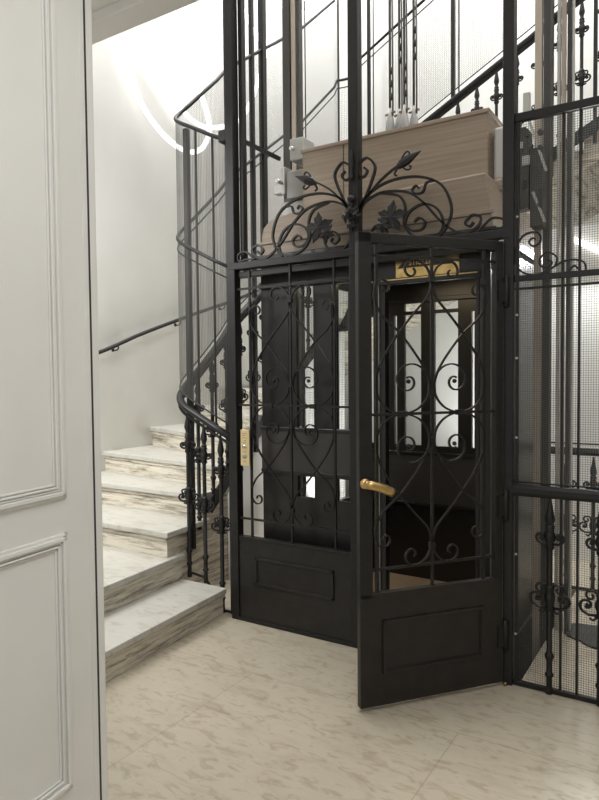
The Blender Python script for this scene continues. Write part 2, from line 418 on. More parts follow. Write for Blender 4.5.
def tread_at(y):
    z = 2*RZ
    for yy, k in tr:
        if y >= yy: z = k*RZ
    return z
for y in (.21, .36, .52, .68, .84, 1.0, 1.2, 1.42, 1.64, 1.86, 2.08):
    place_bal(XL-.005, y, max(0, tread_at(y)-.06), hz('left', y), 1.2)
for x in [-1.0+.16*i for i in range(18)]:
    k = 14 + int((x+1.13)/.317) if x > -1.13 else 13
    if x < 1.75: place_bal(x, YK+.005, k*RZ-.05, hz('back', x), 0)
b = B()                                    # skirting strips carrying the balusters
b.bar((-.955, .03, .012), (-.842, .03, .012), .012, .012); b.bar((-1.27, .06, .20), (-1.09, .02, .20), .012, .012); b.bar((-1.084, .02, .19), (-.955, .03, .03), .012, .012)
for v in b.b.verts: v.co -= ro
b.make('base_bar', 'iron', railing)
P = [(XL, y, tread_at(y)-.10) for y in (.3, .5, .7, .9, 1.1, 1.32, 1.56, 1.8, 2.05, 2.26)] + [(x, YK, 2.25+(x+1.2)*.53) for x in (-1.1, 0, 1.2, 1.9)]
b = B(); b.sweep(R_(P), [(-.006, -.05), (.006, -.05), (.006, .04), (-.006, .04)], (0, 0, 1)); b.make('stringer', 'iron', railing)

# ------------------------------------------------------------------ wire mesh screen standing on the handrail
screen = thing('mesh_screen', 'tall sloping wire mesh screen framed in black iron above the stair handrail', 'mesh screen', (-1.29, .1, 0))
TIE, TOP = 1.04, 1.80
for dz, r in ((TIE, .011), (TOP, .013)):
    b = B(); b.tube(R_(rail_path(dz)), r, 8); b.make('top_rail' if dz == TOP else 'middle_rail', 'iron', screen)
b = B(); b.tube(R_(rail_path(TIE-.07)), .005, 6); b.make('tie_bar', 'iron', screen)
b = B(); b.tube(R_(rail_path(.075)), .005, 6); b.make('lower_bar', 'iron', screen)
def up(x, y, z0, z1, wd, nm='upright', par=screen, m='iron', org=ro, dp=None):
    dp = dp or wd
    return B().box(-wd/2, -dp/2, 0, wd/2, dp/2, z1-z0).make(nm, m, par, (x-org.x, y-org.y, z0))
up(-1.262, .10, .34, hz('front', -1.2)+TOP+.02, .032)
up(-1.125, .03, hz('front', -1.137), hz('front', -1.137)+TOP, .010)
up(-.99, .03, hz('front', -.99), hz('front', -.99)+TOP, .010)
up(-.872, .045, 0, 6.0, .038, dp=.038)
up(XL, .86, 0.9, 6.0, .030); up(XL, 1.0, 1.0, 6.0, .045)
for y in (1.54, 1.62): up(XL, y, hz('left', y), hz('left', y)+TOP+.2, .008)
up(XL, 2.2, hz('left', 2.2), 6.0, .014)
for x, wdt in ((-1.02, .026), (-.975, .008), (-.24, .030), (-.19, .010)): up(x, YK, hz('back', x)-.02, hz('back', x)+TOP, wdt)
for x, wdt in ((.69, .022), (.86, .026), (.56, .012), (1.3, .03)): up(x, YK-.02, {.69: 2.6, .86: 3.2, .56: 3.0, 1.3: 0}[x], hz('back', x)+TOP, wdt)
def mesh_band(b, P, lo, hi, pitch=.0125, wr=.0013, nrm=None):
    # P: plan polyline with rail heights; verticals at even spacing, slanted weft following the rail
    L = [0.]
    for a, c in zip(P, P[1:]): L.append(L[-1] + math.hypot(c[0]-a[0], c[1]-a[1]))
    def at(s):
        for i in range(len(P)-1):
            if s <= L[i+1] or i == len(P)-2:
                f = (s-L[i])/max(1e-6, L[i+1]-L[i]); return Vector(P[i]).lerp(Vector(P[i+1]), f)
    s = 0
    while s < L[-1]:
        p = at(s); b.bar((p.x, p.y, p.z+lo), (p.x, p.y, p.z+hi), wr, wr); s += pitch
    h = lo
    while h < hi:
        for a, c in zip(P, P[1:]): b.bar((a[0], a[1], a[2]+h), (c[0], c[1], c[2]+h), wr, wr)
        h += pitch
def simple(P): return [p for i, p in enumerate(P)]
RP = R_(rail_path(0, 1.3)); NL = next(i for i, p in enumerate(RP) if p[1] > 2.02) + 1
b = B(); mesh_band(b, RP[:NL], .08, TOP); o = b.make('wire_mesh', 'wire', screen)
b = B(); mesh_band(b, RP[NL-1:], .08, TOP, .016, .0013); o = b.make('wire_mesh', 'wire', screen)

# ------------------------------------------------------------------ wall handrail
wr = thing('wall_handrail', 'thin black handrail fixed to the white curved wall above the steps', 'handrail', (X0+.07, .7, 1.7))
wo = Vector((X0+.07, .7, 1.7))
P = [(X0+.07, -.6, 1.33), (X0+.07, -.1, 1.46), (X0+.07, .3, 1.59), (X0+.07, .69, 1.71), (X0+.07, 1.05, 1.845), (X0+.07, 1.41, 1.965), (X0+.07, 1.9, 2.12), (X0+.07, 2.4, 2.27), (X0+.14, 2.8, 2.42), (X0+.34, 3.15, 2.58), (X0+.7, 3.46, 2.8), (X0+1.25, 3.62, 3.1)]
b = B(); b.tube([tuple(Vector(p)-wo) for p in crom(P, 4)], .017, 10); b.make('rail', 'iron', wr)
for y, z in ((.05, 1.51), (.83, 1.765), (1.62, 2.03), (2.3, 2.24)):
    b = B(); b.tube(crom([(0, 0, -.012), (0, .0, -.04), (-.03, 0, -.055), (-.068, 0, -.05)], 5), .006, 6)
    b.lathe([(.016, -.07), (.018, -.066), (.012, -.06)], (0, 0, -.05), 8, 'x')
    b.make('bracket', 'iron', wr, (0, y-wo.y, z-wo.z))

# ------------------------------------------------------------------ lift enclosure front
HR = 2.15
enc = thing('lift_enclosure', 'black wrought iron lift shaft front with scrolled crest and fixed panel', 'lift enclosure', (0, 0, 0))
B().box(-.840, -.03, 0, -.785, .03, 6.0).make('post', 'iron', enc, bevel=.004)
B().box(-.778, .02, HR-.04, -.750, .06, 6.0).make('post', 'iron', enc, bevel=.003)
B().box(-.022, -.03, 0, .036, .03, 6.0).make('post', 'iron', enc, bevel=.006)
B().box(.785, -.03, 0, .836, .03, 6.0).make('post', 'iron', enc, bevel=.004)
B().box(-.83, -.032, HR-.042, .82, .028, HR).make('top_rail', 'iron', enc, bevel=.004)
B().box(-.80, .0, HR-.085, .80, .05, HR-.05).make('top_rail', 'iron', enc, bevel=.002)
B().box(-.905, -.02, 2.88, -.845, .045, 2.95).make('corner_bracket', 'iron', enc, bevel=.006)
# brass coloured hinge strip of the door jamb
b = B().box(.770, -.034, .0, .792, -.018, 2.1); b.make('jamb_strip', 'rail_tan', enc, bevel=.002)

def lattice(b, cx, y, hw=.285, zc=1.305, z0=.505, z1=2.11, x0=None, x1=None, rw=.007, dp=.012):
    n = (0, 1, 0)
    for u in (-hw, 0, hw): b.box(cx+u-.006, y-.006, z0, cx+u+.006, y+.006, z1)
    for z in (.622, zc, 1.995): b.box(x0, y-.005, z-.006, x1, y+.005, z+.006)
    for sx in (-1, 1):
        for sz in (-1, 1):
            A = spiral(-.100, .632, .062, .012, 40, 420, 20)[::-1]
            mid = crom([A[-1], (-.022, .645), (-.003, .59), (-.022, .52), (-.09, .445), (-.163, .36), (-.235, .26), (-.274, .17), (-.272, .09), (-.225, .025), (-.145, .002), (-.07, .022), (-.022, .075), (-.012, .14)], 5)
            A2 = spiral(-.118, .143, .106, .018, 0, 480, 34)
            path = [Vector(p) for p in A[:-1]] + mid + [Vector(p) for p in A2[1:]]
            b.flat(xz(path, y, sx, sz, cx, zc), rw, dp, n)
            D = spiral(-.235, .552, .048, .010, 180, -200, 20)[::-1]
            mid = crom([D[-1], (-.284, .50), (-.245, .43), (-.163, .36), (-.09, .275), (-.035, .195), (-.008, .12)], 5)
            b.flat(xz([Vector(p) for p in D[:-1]] + mid, y, sx, sz, cx, zc), rw, dp, n)
            b.lathe([(.004, -.010), (.010, -.004), (.010, .004), (.004, .010)], (cx+sx*-.118, y, zc+sz*.143), 8, 'y')
        b.box(cx+sx*.145-.018, y-.010, zc-.012, cx+sx*.145+.018, y+.010, zc+.012)
    for z in (zc+.12, zc-.12, zc+.6, zc-.6): b.box(cx-.013, y-.011, z-.012, cx+.013, y+.011, z+.012)
    return b
fp = B().box(-.785, -.018, .018, -.022, .014, .51).make('lower_panel', 'iron_panel', enc, bevel=.002)
def panel_mould(b, x0, x1, z0, z1, y):
    for i, (wd, d) in enumerate(((.014, .010), (.006, .005))):
        k = i*.013
        b.box(x0+k, y-d, z0+k, x1-k, y, z0+k+wd); b.box(x0+k, y-d, z1-k-wd, x1-k, y, z1-k)
        b.box(x0+k, y-d, z0+k, x0+k+wd, y, z1-k); b.box(x1-k-wd, y-d, z0+k, x1-k, y, z1-k)
    return b
panel_mould(B(), -.665, -.13, .235, .40, -.018).make('panel_moulding', 'iron_panel', fp, bevel=.002)
B().box(-.80, -.022, .495, -.02, .018, .515).make('middle_rail', 'iron', enc, bevel=.002)
B().box(-.80, -.028, .0, -.02, .02, .022).make('sill', 'iron', enc, bevel=.002)
lattice(B(), -.41, -.004, x0=-.79, x1=-.02).make('scrollwork', 'iron', enc)

# crest: half drawn, then mirrored ---------------------------------
cr_ = {
 'a': [(-.02, 2.33), (-.05, 2.383), (-.104, 2.498), (-.118, 2.564), (-.073, 2.612), (-.026, 2.585), (-.028, 2.53), (-.055, 2.518), (-.075, 2.545), (-.055, 2.566)],
 'b': [(-.03, 2.355), (-.044, 2.377), (-.135, 2.471), (-.21, 2.522), (-.25, 2.54)],
 'c': [(-.03, 2.36), (-.044, 2.388), (-.117, 2.444), (-.23, 2.475), (-.367, 2.465), (-.479, 2.406), (-.528, 2.293), (-.507, 2.205), (-.462, 2.155)],
 'c2': [(-.44, 2.435), (-.40, 2.43), (-.388, 2.40), (-.374, 2.385), (-.341, 2.386), (-.325, 2.408), (-.345, 2.425), (-.36, 2.41)],
 'd': [(-.03, 2.34), (-.06, 2.385), (-.154, 2.42), (-.288, 2.404), (-.378, 2.342), (-.471, 2.235), (-.555, 2.168), (-.612, 2.160), (-.662, 2.187), (-.672, 2.224), (-.629, 2.239), (-.597, 2.206), (-.619, 2.188), (-.638, 2.205)],
 'e': [(-.672, 2.158), (-.706, 2.166), (-.773, 2.162), (-.776, 2.199), (-.727, 2.212), (-.684, 2.181), (-.66, 2.16)],
 'f': [(-.154, 2.417), (-.25, 2.39), (-.286, 2.33), (-.28, 2.246), (-.32, 2.185), (-.4, 2.158), (-.471, 2.176), (-.485, 2.235), (-.45, 2.30), (-.38, 2.328), (-.31, 2.30), (-.288, 2.245), (-.32, 2.205), (-.375, 2.205), (-.392, 2.24), (-.36, 2.262), (-.335, 2.245)],
 'h': [(-.02, 2.235), (-.027, 2.2), (-.07, 2.158), (-.15, 2.162), (-.186, 2.205), (-.17, 2.25), (-.12, 2.252), (-.096, 2.215), (-.12, 2.19), (-.145, 2.205), (-.133, 2.222)],
}
crest = B()
for k, P in cr_.items():
    for sx in (-1, 1):
        q = xz(crom(P, 6), -.005, -sx, 1, .006, 0)
        q = [(p[0], p[1]-.0, p[2]) for p in q]
        crest.flat(q, .011 if k in 'acdf' else .009, .016)
crest_o = crest.make('crest', 'iron', enc, bevel=0)
def leaf_poly(cx, cz, s, rot, mx=1):
    lob = []
    for i in range(30):
        t = 2*PI*i/30 + PI/2; rr = .46 + .15*math.cos(5*(t-PI/2)) + .045*math.cos(15*(t-PI/2)); lob.append((rr*math.cos(t), rr*math.sin(t)))
    out = []
    for x, z in lob:
        a = x*math.cos(rot)-z*math.sin(rot); c = x*math.sin(rot)+z*math.cos(rot); out.append((cx+mx*a*s, cz+c*s))
    return out
def leaf3d(cx, cz, s, rot, mx, y=-.018):       # cupped leaf, centre pushed forward, thick
    b = B(); P = leaf_poly(cx, cz, s, rot, mx); n = len(P)
    c1 = b.b.verts.new((cx, y-.014, cz)); c2 = b.b.verts.new((cx, y-.004, cz))
    o1 = [b.b.verts.new((p[0], y + .008*math.cos(i*PI/3), p[1])) for i, p in enumerate(P)]
    o2 = [b.b.verts.new((p[0], y + .007 + .008*math.cos(i*PI/3), p[1])) for i, p in enumerate(P)]
    for i in range(n):
        j = (i+1) % n; b.b.faces.new([c1, o1[i], o1[j]]); b.b.faces.new([c2, o2[j], o2[i]]); b.b.faces.new([o1[i], o2[i], o2[j], o1[j]])
    return b
for sx in (-1, 1):
    leaf3d(.006+sx*.215, 2.285, .135, -.1*sx, 1).make('leaf', 'iron', crest_o)
    leaf3d(.006+sx*.17, 2.25, .085, 1.9*sx, 1, -.024).make('leaf', 'iron', crest_o)
    b = B(); dx, dz = -.85, .42                # bud with curled sepals
    pts = [(-.235, 2.530), (-.265, 2.546), (-.30, 2.562), (-.335, 2.578), (-.372, 2.593)]
    rr = [.008, .022, .024, .014, .002]; rings = []
    for (px, pz), r in zip(pts, rr):
        rings.append([b.b.verts.new((.006-sx*(px + r*math.cos(a)*.42) if sx > 0 else .006-sx*(px + r*math.cos(a)*.42), -.005+.8*r*math.sin(a), pz + r*math.cos(a))) for a in [2*PI*i/8 for i in range(8)]])
    for i in range(4):
        for j in range(8): b.b.faces.new([rings[i][j], rings[i][(j+1) % 8], rings[i+1][(j+1) % 8], rings[i+1][j]])
    b.b.faces.new(rings[0]); b.b.faces.new(rings[-1][::-1])
    b.tube(xz(crom([(-.255, 2.545), (-.28, 2.59), (-.30, 2.603), (-.312, 2.590), (-.303, 2.582)], 4), -.008, -sx, 1, .006), .005, 5, (0, 1, 0))
    b.tube(xz(crom([(-.265, 2.540), (-.29, 2.515), (-.312, 2.512), (-.318, 2.526), (-.308, 2.53)], 4), -.008, -sx, 1, .006), .005, 5, (0, 1, 0))
    b.tube(xz(crom([(-.255, 2.540), (-.23, 2.503), (-.243, 2.49)], 4), -.008, -sx, 1, .006), .006, 5, (0, 1, 0))
    b.make('flower_bud', 'iron', crest_o)
b = B()
for (cx, cz, sc, ro_) in ((-.022, 2.315, .055, .35), (.034, 2.315, .055, -.35), (.006, 2.345, .06, 0), (.006, 2.265, .05, PI)):
    L_ = leaf3d(cx, cz, sc, ro_, 1, -.052); L_.make('acanthus_leaf', 'iron', crest_o)
b.lathe([(.004, -.07), (.018, -.062), (.022, -.05)], (.006, 0, 2.40), 8, 'y'); b.lathe([(.002, 2.50), (.012, 2.51), (.007, 2.56), (.011, 2.60), (.002, 2.66)], (.006, -.04, 0), 8)
b.make('acanthus_boss', 'iron', crest_o, bevel=.004)

# ------------------------------------------------------------------ landing door, standing open
dr = thing('lift_door', 'black iron lift door standing ajar with scrollwork over a solid lower panel', 'lift door', (.783, -.036, 0), math.radians(51.5))
DW = .736
B().box(-DW, -.018, .018, 0, .018, .52).make('lower_panel', 'iron_panel', dr, bevel=.003)
lp = [o for o in dr.children if o.name.startswith('lower_panel')][0]
panel_mould(B(), -.63, -.11, .16, .40, -.018).make('panel_moulding', 'iron_panel', lp, bevel=.002)
panel_mould(B(), -.63, -.11, .16, .40, -.018).make('panel_moulding', 'iron_panel', lp, bevel=.002).scale = (1, -1, 1)
B().box(-DW, -.018, .50, -DW+.062, .018, 2.09).make('stile', 'iron', dr, bevel=.003)
B().box(-.040, -.018, .50, 0, .018, 2.09).make('stile', 'iron', dr, bevel=.003)
B().box(-DW, -.018, 2.045, 0, .018, 2.09).make('top_rail', 'iron', dr, bevel=.003)
lattice(B(), -.37, 0, hw=.275, x0=-DW+.05, x1=-.03, z1=2.06).make('scrollwork', 'iron', dr)
hd = B(); hd.lathe([(.020, -.022), (.024, -.026), (.024, -.034), (.014, -.04)], (-DW+.022, 0, 1.02), 12, 'y')
hd.sweep(crom([(-DW+.022, -.03, 1.02), (-DW+.022, -.055, 1.02), (-DW+.035, -.068, 1.018), (-DW+.08, -.070, 1.005), (-DW+.125, -.064, .985), (-DW+.14, -.055, .977)], 5),
   [(.020*math.cos(a), .013*math.sin(a)) for a in [2*PI*i/10 for i in range(10)]], (0, 1, 0), True)
for v in hd.b.verts: v.co.z -= 0.01
o = hd.make('handle', 'brass', dr); o['label'] = 'brass lever handle'
for z in (.24, .86, 1.86):
    b = B(); b.lathe([(.004, -.075), (.012, -.068), (.012, .068), (.004, .075)], (.012, -.022, z), 8); b.box(-.03, -.024, z-.05, .012, -.018, z+.05); b.make('hinge', 'iron', dr)
B().lathe([(.006, 0), (.009, .004), (.009, .014), (.005, .018)], (.012, -.022, .0), 8).make('pivot', 'brass_dull', dr)

# ------------------------------------------------------------------ right hand enclosure panel
rp = thing('wire_partition', 'black framed wire mesh panel with balusters to the right of the lift door', 'mesh panel', (.84, 0, 0))
po = Vector((.84, 0, 0)); RX = 1.62
def PB(nm, x0, y0, z0, x1, y1, z1, m='iron', bv=.002): return B().box(x0-po.x, y0, z0, x1-po.x, y1, z1).make(nm, m, rp, bevel=bv)
PB('bottom_rail', .836, -.012, 0, RX, .012, .022); PB('top_rail', .836, -.014, 2.635, RX, .014, 2.672)
PB('scroll_rail', .836, -.010, 1.905, RX, .010, 1.932); PB('scroll_rail', .836, .0, 1.868, RX, .010, 1.878)
b = B(); b.sweep([(-.004, -.012, .935), (.40, -.012, .935), (RX-po.x, -.012, .935)], [(-.016, -.026), (.016, -.026), (.024, -.01), (.024, .012), (.012, .026), (-.012, .026), (-.024, .012), (-.024, -.01)], (0, 0, 1)); b.make('handrail', 'iron', rp)
PB('under_rail', .836, .006, .965, RX, .014, .972)
PB('side_bar', .842, -.008, 0, .856, .008, 2.64)
for x, wdt, z1 in ((1.044, .010, 2.64), (1.115, .011, 2.64), (1.30, .012, 2.64), (1.45, .02, 2.64)): PB('upright', x-wdt/2, .002, .01, x+wdt/2, .002+wdt, z1)
PB('upright', 1.40, -.02, 0, 1.44, .02, 6)
baluster(.915, rp, (1.0-po.x, -.012, 0), 0, .70, 1.0)
baluster(.915, rp, (1.215-po.x, -.012, 0), 0, .70, 1.0)
baluster(.915, rp, (1.43-po.x, -.012, 0), 0, .70, 1.0)
b = B(); A = spiral(.918, 2.085, .040, .010, 60, -330, 20)[::-1]
c1 = crom([(.938, 2.120), (.905, 2.125), (.865, 2.105), (.838, 2.04), (.850, 1.97), (.895, 1.935), (.95, 1.932), (1.00, 1.955), (1.055, 1.98), (1.10, 1.982)], 5)
b.flat(xz([Vector((-.0, 0))+Vector(p) for p in A][:-1], 0, 1, 1, -po.x) + xz(c1, 0, 1, 1, -po.x), .008, .012)
b.flat(xz(crom([(1.10, 1.982), (1.135, 1.965), (1.14, 1.925), (1.10, 1.91), (1.075, 1.935), (1.095, 1.955), (1.11, 1.94)], 5), 0, 1, 1, -po.x), .008, .012)
b.flat(xz(crom([(1.015, 1.96), (1.02, 2.0), (.985, 2.025), (.95, 2.005), (.95, 1.97), (.98, 1.955), (1.0, 1.98), (.98, 1.99)], 5), 0, 1, 1, -po.x), .008, .012)
b.make('scroll', 'iron', rp)
b = B()
x = .86
while x < RX: b.bar((x-po.x, .014, .01), (x-po.x, .014, 2.64), .0014, .0014); x += .0105
z = .03
while z < 2.64: b.bar((.84-po.x, .014, z), (RX-po.x, .014, z), .0014, .0014); z += .0105
b.make('wire_mesh', 'wire', rp)
for z in (.25, .63, 1.18, 1.55, 1.75, 2.2): B().lathe([(.006, -.012), (.006, -.018), (.002, -.022)], (.849-po.x, 0, z), 8, 'y').make('screw', 'steel_lt', rp)

# rear guard rail behind the shaft
gr = thing('guard_railing', 'low black railing with cast balusters behind the mesh panel at floor level', 'railing', (.66, 1.60, 0))
b = B(); b.sweep([(0, 0, .945), (.4, 0, .945), (1.0, 0, .945)], [(-.015, -.024), (.015, -.024), (.024, .0), (.012, .024), (-.012, .024), (-.024, .0)], (0, 0, 1)); b.make('handrail', 'iron', gr)
B().box(0, -.008, .995, 1.0, .008, 1.005).make('upper_bar', 'iron', gr)
B().box(0, -.01, 0, 1.0, .01, .02).make('base_rail', 'iron', gr)
for x in (.13, .30, .47, .64, .81): 
    q = copy_part([c for c in rp.children if c.name.startswith('baluster')][0], gr, (x, 0, .0), 0); q.scale = (1, 1, 1.0)
up(.70+.09, 1.60, 0, 2.6, .018, 'post', gr, 'iron', Vector((.66, 1.60, 0)))
up(.66, 1.60, 0, 2.6, .03, 'post', gr, 'iron', Vector((.66, 1.60, 0)))

# thin ragged dark slab on the floor beyond the mesh
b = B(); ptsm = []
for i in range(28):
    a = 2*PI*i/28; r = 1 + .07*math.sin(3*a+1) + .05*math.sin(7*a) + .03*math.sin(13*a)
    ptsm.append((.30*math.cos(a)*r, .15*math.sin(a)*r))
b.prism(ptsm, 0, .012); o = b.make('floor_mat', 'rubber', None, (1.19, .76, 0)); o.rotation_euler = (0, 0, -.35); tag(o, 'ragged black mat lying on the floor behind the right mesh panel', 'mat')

# ------------------------------------------------------------------ lift car
car = thing('lift_car', 'dark panelled lift car with narrow windows and a pale oak roof casing', 'lift', (0, .12, 0))
co = Vector((0, .12, 0))
def CB(nm, boxes, m='car', par=car, bv=.003, y_off=True):
    b = B()
    for a in boxes: b.box(a[0], a[1]-.12, a[2], a[3], a[4]-.12, a[5])
    return b.make(nm, m, par, bevel=bv)
XC, Y0c, Y1c, Z0, Z1 = .70, .12, 1.27, .0, 2.2
def wall_with_holes(nm, axis, c, th, a0, a1, z0, z1, xs, zs, holes, m='car'):
    """grid wall: xs/zs breakpoints, holes = set of open cells"""
    b = B(); xs = [a0]+xs+[a1]; zs = [z0]+zs+[z1]
    for i in range(len(xs)-1):
        for j in range(len(zs)-1):
            if (i, j) in holes: continue
            if axis == 'x': b.box(xs[i], c-.12, zs[j], xs[i+1], c+th-.12, zs[j+1])
            else: b.box(c, xs[i]-.12, zs[j], c+th, xs[i+1]-.12, zs[j+1])
    bmesh.ops.remove_doubles(b.b, verts=b.b.verts, dist=1e-5)
    return b.make(nm, m, car)
# front left fixed leaf of the car, windows in pairs with a slit beside the first
fx = [-.505, -.490, -.449, -.332, -.212, -.196, -.180, -.070]
front = wall_with_holes('front_panel', 'x', Y0c, .028, -XC, .0, Z0, Z1, fx, [.76, .885, 1.17, 1.995], {(1, 3), (3, 3), (5, 3), (7, 3), (3, 1), (7, 1)})
CB('waist_band', [(-XC, .108, .905, 0, .12, 1.165)], 'band', front)
for q in ((-XC, .100, 1.150, 0, .12, 1.172), (-XC, .100, .895, 0, .12, .915), (-XC, .098, 2.0, 0, .12, 2.03)): CB('band_moulding', [q], 'car', front)
CB('window_glass', [(-.455, .13, .755, -.325, .134, 2.0)], 'glass', front, 0)
CB('window_glass', [(-.205, .13, .755, -.065, .134, 2.0)], 'glass', front, 0)
for wx0, wx1 in ((-.449, -.332), (-.180, -.070)):
    b = B(); q = wx0
    while q < wx1: b.bar((q, .016, .76), (q, .016, 1.995), .0013, .0013); q += .0095
    q = .77
    while q < 1.995: b.bar((wx0, .016, q), (wx1, .016, q), .0013, .0013); q += .0095
    b.make('window_grille', 'wire', front)
# left side: large glazed openings
wall_with_holes('side_panel', 'y', -XC, .028, Y0c+.028, Y1c, Z0, Z1, [.18, 1.24], [.56, .87, 1.06, 2.1], {(1, 3), (1, 1)})
wall_with_holes('side_panel', 'y', XC-.028, .028, Y0c+.028, Y1c, Z0, Z1, [.3], [1.0], set())
back = wall_with_holes('back_panel', 'x', Y1c, .028, -XC, XC, Z0, Z1, [-.62, -.45, -.335, -.315, -.255, -.130, -.030, .140, .235, .255], [.97, 1.905, 1.93, 1.985], {(1, 1), (3, 1), (5, 1), (7, 1), (9, 1), (5, 3), (7, 3)})
CB('window_glass', [(-.26, 1.28, .96, .15, 1.284, 1.99)], 'glass', back, 0)
# door opening of the car: jambs, brass strips, header
CB('door_jamb', [(.0, .08, 0, .022, .16, 2.1), (.095, .11, 0, .125, .16, 2.1)])
CB('brass_jamb', [(.026, .095, .04, .042, .115, 2.08)], 'brass_dull'); CB('brass_jamb', [(.058, .10, .04, .070, .12, 2.08)], 'brass_dull'); CB('steel_jamb', [(.077, .105, .04, .092, .13, 2.08)], 'steel')
CB('door_jamb', [(.622, .10, 0, .64, .16, 2.1), (.655, .08, 0, .70, .16, 2.1)]); CB('steel_jamb', [(.642, .10, .04, .652, .115, 2.06)], 'rail_dk')
CB('sill_plate', [(.0, .07, -.005, .70, .16, .008)], 'steel')
hdr = CB('door_header', [(.0, .085, 1.985, .70, .15, 2.19)], 'car')
CB('header_moulding', [(.10, .07, 1.955, .66, .11, 1.985), (.10, .075, 2.165, .68, .10, 2.185)], 'car', hdr)
CB('header_trim', [(.12, .066, 1.975, .64, .072, 1.981)], 'brass', hdr, 0)
bp = CB('maker_plate', [(.20, .078, 1.985, .545, .085, 2.150)], 'brass', hdr, .003)
bp['label'] = 'brass plate with dark trapezoid badge'
b = B(); b.plate([(.215-0, 2.035), (.505, 2.035), (.44, 2.078), (.26, 2.078)], .070-.12, .078-.12); b.make('badge', 'engrave', bp)
def text(s, size, loc, m, parent, name='lettering', ext=.001, width=None):
    cu = bpy.data.curves.new(name, 'FONT'); cu.body = s; cu.size = size; cu.extrude = ext; cu.align_x = 'CENTER'; cu.align_y = 'CENTER'
    t = bpy.data.objects.new(name, cu); C.objects.link(t)
    me = bpy.data.meshes.new_from_object(t); bpy.data.objects.remove(t)
    o = bpy.data.objects.new(name, me); C.objects.link(o); me.materials.append(M[m]); o.parent = parent
    o.location = loc; o.rotation_euler = (PI/2, 0, 0); return o
text('STIGLER', .036, (.345, -.0515, 2.056), 'brass', bp)
# interior
CB('car_floor', [(-XC, .12, -.02, XC, Y1c, .012)], 'floorcar')
CB('apron', [(-XC, .14, -.55, XC, .16, -.02), (XC-.02, .14, -.55, XC, Y1c, -.02)], 'car')
CB('interior_band', [(-.66, 1.255, .56, .67, 1.27, .90)], 'band')
for q in ((-.66, 1.245, .90, .67, 1.27, .925), (-.66, 1.245, .54, .67, 1.27, .56), (-.66, 1.25, 1.99, .67, 1.27, 2.02)): CB('interior_moulding', [q], 'car')
CB('ceiling_lamp', [(-.12, .58, 2.135, .12, .72, 2.15)], 'lampwarm')
# roof and oak casing
CB('roof_board', [(-XC-.02, .10, 2.15, XC+.02, 1.3, 2.2)], 'car')
rb = B()                                   # lower casing with a rounded left shoulder
pr = [(-.70, 2.2), (-.70, 2.32), (-.685, 2.37), (-.65, 2.40), (-.58, 2.425), (-.40, 2.445), (.0, 2.462), (.66, 2.475), (.70, 2.2)]
rb.plate(pr, .13-.12, 1.2-.12)
o = rb.make('roof_casing', 'wood', car, bevel=.008); o['label'] = 'lower pale oak roof casing with rounded shoulder'
CB('casing_moulding', [(-.70, .118, 2.268, .705, .13, 2.288)], 'wood', o)
CB('casing_moulding', [(-.62, .38, 2.44, .675, 1.0, 2.505)], 'wood', o, .01)
o = CB('roof_box', [(-.575, .41, 2.50, .590, .98, 2.895)], 'wood', car, .004); o['label'] = 'upper pale oak box on the lift roof'
CB('box_lid', [(-.585, .40, 2.872, .600, .99, 2.895)], 'wood', o, .004)
CB('box_joint', [(-.285, .407, 2.50, -.281, .4105, 2.872)], 'engrave', o, 0)
# guide shoes and gear on the car roof
gs = CB('guide_shoe', [(-.80, .50, 2.52, -.62, .62, 2.62), (-.73, .46, 2.62, -.60, .60, 2.80)], 'steel', car, .008)
CB('shoe_plate', [(-.90, .56, 2.70, -.80, .62, 2.76), (-.78, .47, 2.66, -.75, .60, 2.84), (-.70, .455, 2.86, -.60, .60, 3.0)], 'steel_lt', gs, .006)
b = B(); b.lathe([(.014, -.03), (.014, .03)], (-.76, .42-.12, 2.73), 8, 'y'); b.lathe([(.012, -.03), (.012, .03)], (-.67, .45-.12, 2.93), 8, 'y'); b.make('bolt', 'chrome', gs)
CB('cable_duct', [(.61, .45, 2.52, .665, .60, 2.80)], 'steel_lt', car, .012)
gs = CB('guide_shoe', [(.70, .50, 2.42, .79, .62, 2.66), (.72, .47, 2.66, .775, .60, 2.78)], 'rail_dk', car, .006)
CB('shoe_plate', [(.70, .46, 2.60, .76, .48, 2.66), (.76, .45, 2.44, .79, .47, 2.5)], 'steel_lt', gs, .004)

# ------------------------------------------------------------------ guide rails
def guide(label, x, y, flip, z0=-.95, z1=6.0):
    t = thing('guide_rail', label, 'guide rail', (x, y, z0), 0, None); H = z1-z0; s = flip
    B().box(-.05, -.008, 0, .05, .008, H).make('rail_flange', 'rail_dk', t) if False else None
    B().box(-.080, -.03, 0, -.022, .03, H).make('rail_flange', 'rail_dk', t, bevel=.003)
    B().box(-.018, -.02, 0, .018, .02, H).make('rail_blade', 'rail_tan', t, bevel=.003)
    B().box(.022, -.015, 0, .046, .03, H).make('rail_channel', 'rail_dk', t, bevel=.003)
    return t
guide('tall steel lift guide rail on the left side of the shaft', -.785, .66, 1)
t = thing('guide_rail', 'tall steel lift guide rail on the right side of the shaft, seen through mesh', 'guide rail', (.80, .62, -.95))
B().box(-.012, -.02, 0, .026, .02, 6.9).make('rail_blade', 'rail_tan', t, bevel=.003)
B().box(.034, -.02, 0, .070, .05, 6.9).make('rail_flange', 'rail_dk', t, bevel=.003)
t = thing('counterweight_rail', 'paired grey counterweight rails standing right of the lift car', 'guide rail', (.90, .78, 0))
for x, wd, m in ((0, .016, 'steel_lt'), (.022, .022, 'rail_tan'), (.052, .022, 'rail_dk'), (.078, .010, 'steel_lt')): B().box(x-.03, 0, 0, x+wd-.03, .03, 6.0).make('rail_bar', m, t, bevel=.002)
t = thing('shaft_switch_gear', 'black lift switch gear with levers behind the top of the mesh panel', 'switch gear', (.80, .45, 2.3))
def SG(nm, a, m): return B().box(*a).make(nm, m, t, bevel=.003)
